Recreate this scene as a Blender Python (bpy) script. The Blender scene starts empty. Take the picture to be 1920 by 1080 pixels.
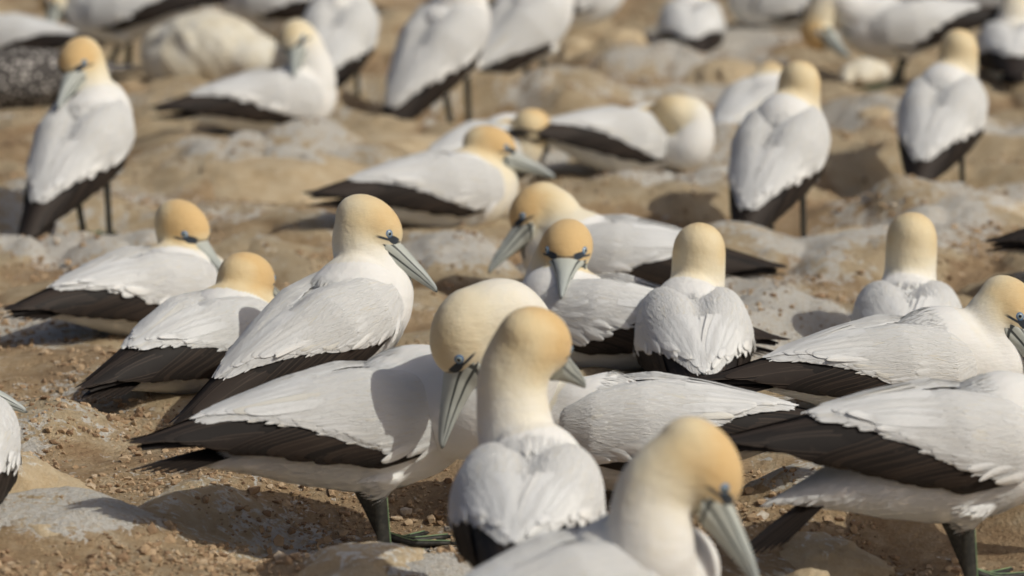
import bpy, math, random
import numpy as np
from mathutils import Vector, Matrix
from mathutils.bvhtree import BVHTree

random.seed(7)
rng = np.random.default_rng(7)
scene = bpy.context.scene
COL = scene.collection

# ------------------------------------------------------------------ camera
CAM_H = 1.48
PITCH = math.radians(10.0)
FPX = 1290.0 / math.tan(PITCH)            # focal length in pixels of a 1920 wide frame
cam_data = bpy.data.cameras.new("camera")
cam = bpy.data.objects.new("camera", cam_data)
COL.objects.link(cam)
cam.location = (0, 0, CAM_H)
cam.rotation_euler = (math.pi / 2 - PITCH, 0, 0)
cam_data.sensor_width = 36.0
cam_data.lens = FPX / 1920 * 36.0
cam_data.clip_start = 0.1
cam_data.clip_end = 2000
cam_data.dof.use_dof = True
cam_data.dof.focus_distance = 6.75
cam_data.dof.aperture_fstop = 3.4
scene.camera = cam

# ------------------------------------------------------------------ light
SUN_EL = math.radians(44)
SUN_AZ = math.radians(122)                 # clockwise from +Y: from the right, a little behind the camera
world = bpy.data.worlds.new("World")
scene.world = world
world.use_nodes = True
wn = world.node_tree.nodes
bg = wn["Background"]
sky = wn.new("ShaderNodeTexSky")
sky.sky_type = 'NISHITA'
sky.sun_disc = False
sky.dust_density = 5.0
sky.air_density = 0.8
sky.sun_elevation = SUN_EL
sky.sun_rotation = SUN_AZ
world.node_tree.links.new(sky.outputs[0], bg.inputs[0])
bg.inputs[1].default_value = 0.088
sd = bpy.data.lights.new("sun", 'SUN')
sd.energy = 3.3
sd.angle = math.radians(0.53)
sd.color = (1.0, 0.965, 0.86)
sun = bpy.data.objects.new("sun", sd)
COL.objects.link(sun)
to_sun = Vector((math.sin(SUN_AZ) * math.cos(SUN_EL), math.cos(SUN_AZ) * math.cos(SUN_EL), math.sin(SUN_EL)))
sun.rotation_euler = to_sun.to_track_quat('Z', 'Y').to_euler()
sun.location = (4, -4, 8)
scene.view_settings.view_transform = 'Standard'
scene.view_settings.look = 'None'
scene.view_settings.exposure = -0.50
scene.view_settings.gamma = 1.0

# ------------------------------------------------------------------ helpers
FW = Vector((0, math.cos(PITCH), -math.sin(PITCH)))
UP = Vector((0, math.sin(PITCH), math.cos(PITCH)))
RT = Vector((1, 0, 0))
CAM = Vector((0, 0, CAM_H))


def depth_of(gy):
    U = -(gy - 540) / FPX
    return CAM_H / (math.sin(PITCH) - U * math.cos(PITCH))


def at(px, py, D):
    return CAM + D * (FW + RT * ((px - 960) / FPX) + UP * (-(py - 540) / FPX))


def ground_pt(px, py):
    return at(px, py, depth_of(py))


def hash2(ix, iy, seed):
    n = (ix * 374761393 + iy * 668265263 + seed * 974634777) & 0x7fffffff
    n = ((n ^ (n >> 13)) * 1274126177) & 0x7fffffff
    n = n ^ (n >> 16)
    return (n & 0xffff) / 65535.0


def vnoise(x, y, seed=0):
    ix = np.floor(x).astype(np.int64); iy = np.floor(y).astype(np.int64)
    fx = x - ix; fy = y - iy
    fx = fx * fx * (3 - 2 * fx); fy = fy * fy * (3 - 2 * fy)
    a = hash2(ix, iy, seed); b = hash2(ix + 1, iy, seed)
    c = hash2(ix, iy + 1, seed); d = hash2(ix + 1, iy + 1, seed)
    return (a * (1 - fx) + b * fx) * (1 - fy) + (c * (1 - fx) + d * fx) * fy


def fbm(x, y, oct=4, seed=0, gain=0.5):
    s = 0; a = 1; t = 0
    for o in range(oct):
        s = s + a * vnoise(x * 2 ** o + 17.3 * o, y * 2 ** o + 5.1 * o, seed + o)
        t += a; a *= gain
    return s / t


def sstep(a, b, x):
    t = np.clip((x - a) / (b - a), 0, 1)
    return t * t * (3 - 2 * t)


def np_mesh(name, verts, faces, smooth=True):
    """verts (n,3), faces: list of arrays (m,k)"""
    me = bpy.data.meshes.new(name)
    verts = np.asarray(verts, dtype=np.float32)
    if not isinstance(faces, list):
        faces = [faces]
    faces = [np.asarray(f, dtype=np.int32) for f in faces if len(f)]
    me.vertices.add(len(verts))
    me.vertices.foreach_set("co", verts.ravel())
    loops = np.concatenate([f.ravel() for f in faces])
    tot = np.concatenate([np.full(len(f), f.shape[1], dtype=np.int32) for f in faces])
    start = np.concatenate([[0], np.cumsum(tot)[:-1]]).astype(np.int32)
    me.loops.add(len(loops))
    me.loops.foreach_set("vertex_index", loops)
    me.polygons.add(len(tot))
    me.polygons.foreach_set("loop_start", start)
    me.polygons.foreach_set("loop_total", tot)
    me.update(calc_edges=True)
    me.polygons.foreach_set("use_smooth", np.full(len(tot), smooth, dtype=bool))
    return me


def attr(me, name, vals, kind='FLOAT'):
    a = me.attributes.new(name, kind, 'POINT')
    vals = np.asarray(vals, dtype=np.float32)
    a.data.foreach_set("vector" if kind == 'FLOAT_VECTOR' else "value", vals.ravel())


def link(name, me, mat=None, parent=None):
    o = bpy.data.objects.new(name, me)
    COL.objects.link(o)
    if mat is not None and me is not None and not me.materials:
        for m in (mat if isinstance(mat, (list, tuple)) else [mat]):
            me.materials.append(m)
    if parent is not None:
        o.parent = parent
    return o


def tag(o, label=None, cat=None, group=None, kind=None):
    if label: o["label"] = label
    if cat: o["category"] = cat
    if group: o["group"] = group
    if kind: o["kind"] = kind
    return o


class MB:
    """collects pieces into one mesh"""
    def __init__(self):
        self.v = []; self.q = []; self.t = []; self.n = 0

    def add(self, v, q=None, t=None):
        v = np.asarray(v, dtype=float).reshape(-1, 3)
        self.v.append(v)
        if q is not None and len(q): self.q.append(np.asarray(q) + self.n)
        if t is not None and len(t): self.t.append(np.asarray(t) + self.n)
        self.n += len(v)

    def grid(self, P):
        """P (a,b,3) open grid"""
        a, b = P.shape[:2]
        i = np.arange(a * b).reshape(a, b)
        q = np.stack([i[:-1, :-1], i[1:, :-1], i[1:, 1:], i[:-1, 1:]], -1).reshape(-1, 4)
        self.add(P.reshape(-1, 3), q)

    def tube(self, rings):
        """rings (k,n,3) closed tube with end caps"""
        k, n = rings.shape[:2]
        i = np.arange(k * n).reshape(k, n)
        j = np.roll(i, -1, axis=1)
        q = np.stack([i[:-1], j[:-1], j[1:], i[1:]], -1).reshape(-1, 4)
        v = np.concatenate([rings.reshape(-1, 3), rings[0].mean(0)[None], rings[-1].mean(0)[None]])
        t = np.concatenate([np.stack([j[0], i[0], np.full(n, k * n)], -1), np.stack([i[-1], j[-1], np.full(n, k * n + 1)], -1)])
        self.add(v, q, t)

    def mesh(self, name, smooth=True):
        fs = []
        if self.q: fs.append(np.concatenate(self.q))
        if self.t: fs.append(np.concatenate(self.t))
        return np_mesh(name, np.concatenate(self.v), fs, smooth)


def path_tube(pts, rad, n=12, flat=None):
    """rings around a polyline; rad per point (scalar or (a,b))"""
    pts = np.asarray(pts, dtype=float)
    k = len(pts)
    tan = np.gradient(pts, axis=0)
    tan /= np.linalg.norm(tan, axis=1)[:, None] + 1e-9
    ref = np.array([0.0, 1.0, 0.0]) if abs(tan[0][1]) < 0.9 else np.array([1.0, 0, 0])
    rings = []
    u = ref
    for i in range(k):
        u = u - tan[i] * u.dot(tan[i]); u /= np.linalg.norm(u) + 1e-9
        w = np.cross(tan[i], u)
        a = np.arange(n) / n * 2 * math.pi
        r = rad[i]
        ra, rb = (r if isinstance(r, (tuple, list)) else (r, r))
        rings.append(pts[i] + np.cos(a)[:, None] * u * ra + np.sin(a)[:, None] * w * rb)
    return np.array(rings)


def ellipsoid(c, r, R=None, n=16, m=10):
    """closed ring stack; R: 3x3 columns are the axes"""
    th = np.linspace(0.04, math.pi - 0.04, m)
    a = np.arange(n) / n * 2 * math.pi
    P = np.stack([np.repeat(np.cos(th)[:, None], n, 1) * -1,
                  np.sin(th)[:, None] * np.cos(a)[None],
                  np.sin(th)[:, None] * np.sin(a)[None]], -1) * np.asarray(r)
    if R is not None:
        P = P @ np.asarray(R).T
    return P + np.asarray(c)


def catmull(P, n=14):
    P = [np.asarray(p, float) for p in P]
    P = [2 * P[0] - P[1]] + P + [2 * P[-1] - P[-2]]
    out = []
    for i in range(1, len(P) - 2):
        for t in np.linspace(0, 1, n, endpoint=False):
            p0, p1, p2, p3 = P[i - 1:i + 3]
            out.append(0.5 * (2 * p1 + (p2 - p0) * t + (2 * p0 - 5 * p1 + 4 * p2 - p3) * t * t + (3 * p1 - p0 - 3 * p2 + p3) * t ** 3))
    out.append(P[-2])
    return np.array(out)


# ------------------------------------------------------------------ materials
class NT:
    def __init__(self, name, rough=0.8, spec=0.3):
        self.m = bpy.data.materials.new(name)
        self.m.use_nodes = True
        self.t = self.m.node_tree
        self.b = self.t.nodes["Principled BSDF"]
        self.b.inputs["Roughness"].default_value = rough
        self.b.inputs["Specular IOR Level"].default_value = spec

    def n(self, typ, **kw):
        nd = self.t.nodes.new(typ)
        for k, v in kw.items():
            setattr(nd, k, v)
        return nd

    def l(self, a, b):
        self.t.links.new(a, b)

    def put(self, sock, v):
        if hasattr(v, "is_output"):
            self.l(v, sock)
        else:
            sock.default_value = v

    def attr(self, name, out="Fac"):
        return self.n("ShaderNodeAttribute", attribute_name=name).outputs[out]

    def pos(self):
        return self.n("ShaderNodeNewGeometry").outputs["Position"]

    def obj(self):
        return self.n("ShaderNodeTexCoord").outputs["Object"]

    def mapv(self, v, scale=(1, 1, 1), loc=(0, 0, 0)):
        m = self.n("ShaderNodeMapping")
        self.put(m.inputs["Vector"], v)
        m.inputs["Scale"].default_value = scale
        m.inputs["Location"].default_value = loc
        return m.outputs[0]

    def noise(self, v, scale, detail=4, rough=0.55, dist=0.0, out="Fac"):
        nd = self.n("ShaderNodeTexNoise")
        self.put(nd.inputs["Vector"], v)
        nd.inputs["Scale"].default_value = scale
        nd.inputs["Detail"].default_value = detail
        nd.inputs["Roughness"].default_value = rough
        nd.inputs["Distortion"].default_value = dist
        return nd.outputs[out]

    def vor(self, v, scale, feat='F1', out="Distance"):
        nd = self.n("ShaderNodeTexVoronoi", feature=feat)
        self.put(nd.inputs["Vector"], v)
        nd.inputs["Scale"].default_value = scale
        return nd.outputs[out]

    def math(self, op, a, b=0.0, c=0.0):
        nd = self.n("ShaderNodeMath", operation=op)
        self.put(nd.inputs[0], a); self.put(nd.inputs[1], b); self.put(nd.inputs[2], c)
        return nd.outputs[0]

    def map(self, v, a, b, c=0.0, d=1.0, smooth=True):
        nd = self.n("ShaderNodeMapRange")
        nd.interpolation_type = 'SMOOTHSTEP' if smooth else 'LINEAR'
        self.put(nd.inputs[0], v)
        for i, x in enumerate((a, b, c, d)):
            self.put(nd.inputs[1 + i], x)
        return nd.outputs[0]

    def ramp(self, v, stops):
        nd = self.n("ShaderNodeValToRGB")
        e = nd.color_ramp.elements
        while len(e) < len(stops): e.new(0.5)
        for el, (p, c) in zip(e, stops):
            el.position = p; el.color = (*c, 1)
        self.put(nd.inputs[0], v)
        return nd.outputs[0]

    def mix(self, f, a, b, mode='MIX'):
        nd = self.n("ShaderNodeMix", data_type='RGBA', blend_type=mode)
        self.put(nd.inputs[0], f)
        for s, x in ((nd.inputs[6], a), (nd.inputs[7], b)):
            if isinstance(x, tuple): s.default_value = (*x, 1)
            else: self.l(x, s)
        return nd.outputs[2]

    def sep(self, v):
        nd = self.n("ShaderNodeSeparateXYZ")
        self.l(v, nd.inputs[0])
        return nd.outputs

    def color(self, c):
        self.put(self.b.inputs["Base Color"], (*c, 1) if isinstance(c, tuple) else c)
        return self

    def bump(self, h, strength=0.3, dist=0.01, prev=None):
        nd = self.n("ShaderNodeBump")
        nd.inputs["Strength"].default_value = strength
        nd.inputs["Distance"].default_value = dist
        self.put(nd.inputs["Height"], h)
        if prev is not None: self.l(prev, nd.inputs["Normal"])
        self.l(nd.outputs[0], self.b.inputs["Normal"])
        return nd.outputs[0]


WHITE = (0.80, 0.79, 0.765)


def mat_body():
    k = NT("body_plumage", 0.85, 0.15)
    o = k.obj()
    g = k.attr("gold")
    n1 = k.noise(o, 22, 3)
    g2 = k.math('MULTIPLY_ADD', k.math('SUBTRACT', n1, 0.5), 0.28, g)
    col = k.ramp(g2, [(0.0, WHITE), (0.10, (0.79, 0.775, 0.735)), (0.42, (0.79, 0.715, 0.545)), (0.72, (0.735, 0.60, 0.37)), (1.0, (0.67, 0.465, 0.225))])
    dirt = k.map(k.noise(o, 9, 5, 0.7), 0.58, 0.85, 0, 0.22)
    col = k.mix(dirt, col, (0.62, 0.55, 0.44))
    hp = k.sep(k.attr("hp", "Vector"))
    ay = k.math('ABSOLUTE', hp[1])
    # dark skin between the eye and the bill
    lx = k.math('DIVIDE', k.math('SUBTRACT', hp[0], 0.0545), 0.0125)
    lz = k.math('DIVIDE', k.math('SUBTRACT', hp[2], 0.0085), 0.0070)
    d = k.math('ADD', k.math('MULTIPLY', lx, lx), k.math('MULTIPLY', lz, lz))
    lore = k.math('MULTIPLY', k.map(d, 1.2, 0.85), k.map(ay, 0.013, 0.019))
    # thin line running back from the gape, and the stripe of bare skin down the throat
    gl = k.math('MULTIPLY', k.map(k.math('ABSOLUTE', k.math('SUBTRACT', hp[2], k.math('MULTIPLY_ADD', hp[0], 0.35, -0.012))), 0.0034, 0.0014), k.math('MULTIPLY', k.map(hp[0], 0.020, 0.032), k.map(hp[0], 0.07, 0.06)))
    th = k.math('MULTIPLY', k.map(ay, 0.006, 0.003), k.math('MULTIPLY', k.map(hp[2], -0.028, -0.034), k.map(hp[0], -0.02, 0.0)))
    dark = k.math('MAXIMUM', k.math('MAXIMUM', lore, gl), th)
    dark = k.math('MULTIPLY', dark, k.attr("near"))
    col = k.mix(dark, col, (0.045, 0.055, 0.070))
    k.color(col)
    st = k.noise(k.mapv(o, (40, 130, 130)), 1.0, 4, 0.6)
    b0 = k.bump(k.noise(k.mapv(o, (14, 26, 26)), 1.0, 3, 0.6, 0.4), 0.22, 0.010)
    b1 = k.bump(st, 0.34, 0.004, b0)
    k.bump(k.vor(k.mapv(o, (26, 44, 44)), 1.0, 'SMOOTH_F1'), 0.16, 0.006, b1)
    k.b.inputs["Subsurface Weight"].default_value = 0.30
    k.b.inputs["Subsurface Radius"].default_value = (1.0, 0.85, 0.7)
    k.b.inputs["Subsurface Scale"].default_value = 0.006
    k.b.inputs["Sheen Weight"].default_value = 0.12
    k.b.inputs["Sheen Roughness"].default_value = 0.5
    return k.m


def mat_white_feather():
    k = NT("white_feather", 0.8, 0.2)
    o = k.obj()
    r = k.attr("fr")
    e = k.attr("fe")
    col = k.ramp(r, [(0.0, (0.77, 0.765, 0.75)), (0.5, (0.80, 0.795, 0.775)), (0.93, (0.81, 0.795, 0.76)), (1.0, (0.78, 0.745, 0.66))])
    col = k.mix(k.map(k.noise(o, 11, 5, 0.7), 0.60, 0.85, 0, 0.20), col, (0.64, 0.58, 0.48))
    k.color(col)
    barb = k.noise(k.mapv(o, (110, 260, 260)), 1.0, 3, 0.6)
    h = k.math('ADD', k.math('MULTIPLY', barb, 0.5), k.math('MULTIPLY', e, 0.8))
    b0 = k.bump(k.noise(k.mapv(o, (9, 26, 26)), 1.0, 4, 0.65, 0.6), 0.30, 0.012)
    k.bump(h, 0.38, 0.0025, b0)
    k.b.inputs["Subsurface Weight"].default_value = 0.30
    k.b.inputs["Subsurface Radius"].default_value = (1.0, 0.9, 0.8)
    k.b.inputs["Subsurface Scale"].default_value = 0.006
    return k.m


def mat_black_feather():
    k = NT("dark_feather", 0.66, 0.25)
    o = k.obj()
    r = k.attr("fr")
    e = k.attr("fe")
    col = k.ramp(r, [(0.0, (0.014, 0.0115, 0.0105)), (0.6, (0.021, 0.0165, 0.0145)), (1.0, (0.040, 0.029, 0.023))])
    rim = k.map(e, 0.22, 0.0, 0, 0.6)
    col = k.mix(rim, col, (0.085, 0.062, 0.048))
    col = k.mix(k.map(k.noise(o, 30, 4, 0.7), 0.6, 0.8, 0, 0.2), col, (0.10, 0.075, 0.058))
    k.color(col)
    k.bump(k.noise(k.mapv(o, (120, 420, 420)), 1.0, 3, 0.6), 0.15, 0.001)
    return k.m


def mat_bill():
    k = NT("bill_horn", 0.42, 0.45)
    h = k.sep(k.attr("bp", "Vector"))        # x 0..1 along, y = -1..1 height position
    o = k.obj()
    base = k.ramp(k.math('ADD', h[0], k.math('MULTIPLY', k.math('SUBTRACT', k.noise(o, 60, 4), 0.5), 0.3)),
                  [(0.0, (0.50, 0.515, 0.46)), (0.45, (0.44, 0.465, 0.43)), (1.0, (0.34, 0.37, 0.365))])
    base = k.mix(k.map(k.noise(o, 45, 5, 0.7), 0.55, 0.8, 0, 0.35), base, (0.50, 0.49, 0.42))
    # cutting edge, side groove, border with the face, lower keel
    c = k.map(k.math('ABSOLUTE', k.math('ADD', h[1], k.math('MULTIPLY_ADD', h[0], 0.22, 0.02))), 0.12, 0.05)
    gr = k.math('MULTIPLY', k.map(k.math('ABSOLUTE', k.math('SUBTRACT', h[1], k.math('MULTIPLY_ADD', h[0], -0.30, 0.62))), 0.11, 0.04), k.map(h[0], 0.92, 0.8))
    bd = k.map(k.math("ABSOLUTE", k.math("SUBTRACT", h[0], 0.085)), 0.032, 0.016)
    kl = k.math('MULTIPLY', k.map(h[1], -0.86, -0.93), k.map(h[0], 0.75, 0.5))
    tip = k.map(h[0], 0.955, 1.0, 0, 0.8)
    dk = k.math('MAXIMUM', k.math('MAXIMUM', c, gr), k.math('MAXIMUM', bd, k.math('MAXIMUM', kl, tip)))
    k.color(k.mix(k.math('MULTIPLY', dk, 0.93), base, (0.03, 0.035, 0.036)))
    k.bump(k.math('SUBTRACT', k.noise(k.mapv(o, (60, 200, 200)), 1.0, 3), k.math('MULTIPLY', dk, 0.6)), 0.25, 0.002)
    return k.m


def mat_simple(name, c, rough=0.6, spec=0.3, c2=None, sc=60, bump=0.0, bd=0.003):
    k = NT(name, rough, spec)
    o = k.obj()
    n = k.noise(o, sc, 4, 0.6)
    k.color(k.mix(k.map(n, 0.35, 0.7), c, c2 if c2 else tuple(x * 0.75 for x in c)))
    if bump: k.bump(n, bump, bd)
    return k.m


def mat_juvenile(name, dark, pale, sc):
    k = NT(name, 0.85, 0.1)
    o = k.obj()
    v = k.vor(o, sc)
    n = k.noise(o, 18, 4)
    f = k.math('ADD', k.map(v, 0.18, 0.42), k.math('MULTIPLY', k.math('SUBTRACT', n, 0.5), 0.8))
    k.color(k.mix(k.map(f, 0.75, 0.4), dark, pale))
    k.bump(n, 0.3, 0.004)
    return k.m


def mat_down():
    k = NT("chick_down", 0.95, 0.05)
    o = k.obj()
    n = k.noise(o, 14, 5, 0.7)
    col = k.ramp(n, [(0.25, (0.66, 0.57, 0.41)), (0.48, (0.77, 0.71, 0.57)), (0.7, (0.80, 0.775, 0.70))])
    k.color(col)
    b = k.bump(k.noise(o, 26, 4, 0.6), 0.25, 0.012)
    k.bump(k.noise(o, 140, 3, 0.7), 0.5, 0.006, b)
    k.b.inputs["Sheen Weight"].default_value = 0.3
    return k.m


def mat_ground(name="nest_ground", rock=False):
    k = NT(name, 0.95, 0.12)
    p = k.pos()
    cr = k.attr("crust")
    gu = k.attr("guano")
    n1 = k.noise(p, 3.2, 6, 0.62)
    n2 = k.noise(p, 17, 6, 0.65, 0.3)
    n3 = k.noise(p, 85, 5, 0.7)
    n4 = k.noise(p, 300, 3, 0.7)
    soil = k.ramp(k.math('ADD', k.math('MULTIPLY', n2, 0.6), k.math('MULTIPLY', n3, 0.4)),
                  [(0.30, (0.32, 0.205, 0.115)), (0.44, (0.53, 0.37, 0.215)), (0.56, (0.62, 0.46, 0.285)), (0.69, (0.70, 0.56, 0.39))])
    soil = k.mix(k.map(n1, 0.42, 0.62, 0, 0.45), soil, (0.44, 0.30, 0.19))
    crust = k.ramp(k.math('ADD', k.math('MULTIPLY', n2, 0.65), k.math('MULTIPLY', n3, 0.35)),
                   [(0.28, (0.47, 0.32, 0.175)), (0.43, (0.67, 0.515, 0.32)), (0.58, (0.75, 0.615, 0.42)), (0.72, (0.79, 0.70, 0.54))])
    c = k.mix(k.map(k.math('ADD', cr, k.math('MULTIPLY', k.math('SUBTRACT', n2, 0.5), 0.7)), 0.3, 0.7), soil, crust)
    # guano: dried splashes
    st = k.noise(k.mapv(p, (15, 15, 3)), 2.2, 6, 0.72, 0.9)
    gm = k.math('ADD', gu, k.math('MULTIPLY', k.math('SUBTRACT', st, 0.5), 1.9))
    gm = k.map(gm, 0.50, 0.64, 0, 0.95)
    gm = k.math('MULTIPLY', gm, k.map(n3, 0.30, 0.50, 0.55, 1.0))
    gcol = k.mix(k.map(n3, 0.3, 0.6), (0.83, 0.77, 0.66), (0.90, 0.87, 0.81))
    c = k.mix(gm, c, gcol)
    fleck = k.map(k.noise(p, 150, 2, 0.5), 0.70, 0.78, 0, 0.55)
    c = k.mix(fleck, c, (0.62, 0.56, 0.47))
    k.color(c)
    b0 = k.bump(k.noise(p, 36, 7, 0.78), 1.0 if not rock else 0.7, 0.026)
    b1 = k.bump(n4, 0.8 if not rock else 0.5, 0.006, b0)
    k.bump(k.vor(p, 120), 0.35 if not rock else 0.12, 0.006, b1)
    return k.m


def mat_clod():
    k = NT("dirt_clod", 0.95, 0.1)
    p = k.pos()
    r = k.attr("fr")
    n = k.noise(p, 160, 4, 0.7)
    c = k.ramp(r, [(0.0, (0.24, 0.155, 0.095)), (0.45, (0.44, 0.31, 0.19)), (0.85, (0.54, 0.41, 0.27)), (0.96, (0.56, 0.46, 0.34)), (1.0, (0.70, 0.66, 0.58))])
    k.color(k.mix(k.map(n, 0.3, 0.7, 0, 0.5), c, (0.33, 0.225, 0.14)))
    k.bump(n, 0.6, 0.004)
    return k.m


M_BODY = mat_body()
M_WF = mat_white_feather()
M_BF = mat_black_feather()
M_BILL = mat_bill()
M_LEG = mat_simple("leg_skin", (0.022, 0.022, 0.02), 0.55, 0.35, (0.05, 0.048, 0.04), 120, 0.4, 0.002)
M_LINE = mat_simple("toe_line", (0.24, 0.34, 0.17), 0.5, 0.3, (0.16, 0.25, 0.16), 80)
M_RING = mat_simple("eye_ring", (0.10, 0.22, 0.42), 0.4, 0.4, (0.08, 0.17, 0.33), 120)
M_IRIS = mat_simple("eye_iris", (0.34, 0.42, 0.46), 0.15, 0.5)
M_PUPIL = mat_simple("eye_pupil", (0.006, 0.006, 0.008), 0.08, 0.6)
M_JUV = mat_juvenile("juvenile_plumage", (0.085, 0.078, 0.074), (0.50, 0.47, 0.44), 48)
M_JUVB = mat_juvenile("juvenile_bill", (0.035, 0.035, 0.035), (0.06, 0.06, 0.06), 40)
M_DOWN = mat_down()
M_GROUND = mat_ground()
M_ROCK = mat_ground("dried_mud", True)
M_CLOD = mat_clod()

# ------------------------------------------------------------------ the gannet
# wing keys along the body axis (x forward of the torso centre)
WU = np.array([0.00, 0.07, 0.17, 0.35, 0.54, 0.70, 0.84, 1.00, 1.10])
WT = np.array([0.155, 0.125, 0.07, -0.03, -0.14, -0.235, -0.315, -0.40, -0.45])
WA = np.array([0.060, 0.094, 0.121, 0.128, 0.106, 0.074, 0.046, 0.020, 0.010])
WB = np.array([0.058, 0.082, 0.104, 0.112, 0.094, 0.066, 0.040, 0.014, 0.006])
WZ = np.array([0.004, 0.002, 0.000, 0.000, 0.003, 0.008, 0.012, 0.014, 0.014])
WP0 = np.array([48, 34, 17, 2, -2, -3, -3, 0, 0]) * math.pi / 180
WP1 = np.array([84, 100, 112, 114, 108, 102, 98, 95, 95]) * math.pi / 180
VBU = np.array([0.00, 0.10, 0.20, 0.32, 0.46, 0.58, 0.68, 0.76, 0.82])
VBV = np.array([1.00, 1.00, 0.93, 0.82, 0.70, 0.57, 0.42, 0.22, 0.05])


def wsurf(u, v, side, off=0.0, hump=1.0):
    u = np.asarray(u, float); v = np.asarray(v, float)
    t = np.interp(u, WU, WT); a = np.interp(u, WU, WA); b = np.interp(u, WU, WB)
    zc = np.interp(u, WU, WZ)
    p0 = np.interp(u, WU, WP0); p1 = np.interp(u, WU, WP1)
    ph = p0 + (p1 - p0) * v
    bulge = 1 + 0.12 * hump * np.exp(-((ph - 0.75) / 0.5) ** 2) * np.exp(-((u - 0.32) / 0.25) ** 2)
    # the inner edge sinks a little into the back so the two wings leave a groove
    groove = -0.012 * hump * np.exp(-((ph - 0.05) / 0.20) ** 2) * np.exp(-((u - 0.35) / 0.3) ** 2)
    bulge = bulge * (1 - 0.15 * np.exp(-(v / 0.16) ** 2) * np.clip(1.15 - u * 1.6, 0, 1))
    ny = np.sin(ph) * side; nz = np.cos(ph)
    r = bulge
    n = np.stack([np.zeros_like(ph), ny / a, nz / b], -1)
    n /= np.linalg.norm(n, axis=-1)[..., None]
    P = np.stack([t, a * ny * r, zc + b * nz * r + groove], -1)
    return P + n * np.asarray(off)[..., None], n


def add_blade(mb, A, base, tip, w, side, off0, off1, curve=0.0, hump=1.0, k=6, rnd=0.5, tipsharp=0.0, lift=None):
    k = k + 2
    s = 1 - (1 - np.linspace(0, 1, k)) ** 1.7
    u = base[0] + (tip[0] - base[0]) * s
    v = base[1] + (tip[1] - base[1]) * s + curve * np.sin(s * math.pi)
    off = off0 + (off1 - off0) * s ** 1.3
    C, N = wsurf(u, v, side, off, hump)
    T = np.gradient(C, axis=0); T /= np.linalg.norm(T, axis=1)[:, None] + 1e-9
    S = np.cross(N, T); S /= np.linalg.norm(S, axis=1)[:, None] + 1e-9
    prof = w * np.where(s < 0.75, 0.72 + 0.28 * np.sin(np.clip(s / 0.75, 0, 1) * math.pi * 0.7), 0.0)
    q = np.clip((s - 0.55) / 0.45, 0, 1)
    prof = w * (0.72 + 0.28 * np.sin(np.clip(s / 0.7, 0, 1) * math.pi * 0.6)) * np.sqrt(np.clip(1 - q ** (2.2 - tipsharp), 0.0, 1)) + 0.0006
    sag = (prof ** 2 / 0.20 + 0.0007)[:, None]
    L = C - S * prof[:, None] - N * sag
    R = C + S * prof[:, None] - N * sag
    C2 = C + N * 0.0006
    mb.grid(np.stack([L, C2, R], 1))
    A["fr"].append(np.full(k * 3, rnd))
    e = np.tile(np.array([0.0, 1.0, 0.0]), k)
    A["fe"].append(e)


def shell(mb, A, us, vf, side, off, hump, rnd=0.5, nv=12):
    U = np.repeat(us[:, None], nv, 1)
    V = np.stack([np.linspace(vf(u)[0], vf(u)[1], nv) for u in us])
    P, N = wsurf(U, V, side, np.full(U.shape, off), hump)
    mb.grid(P)
    A["fr"].append(np.full(P.shape[0] * nv, rnd)); A["fe"].append(np.full(P.shape[0] * nv, 1.0))


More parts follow.
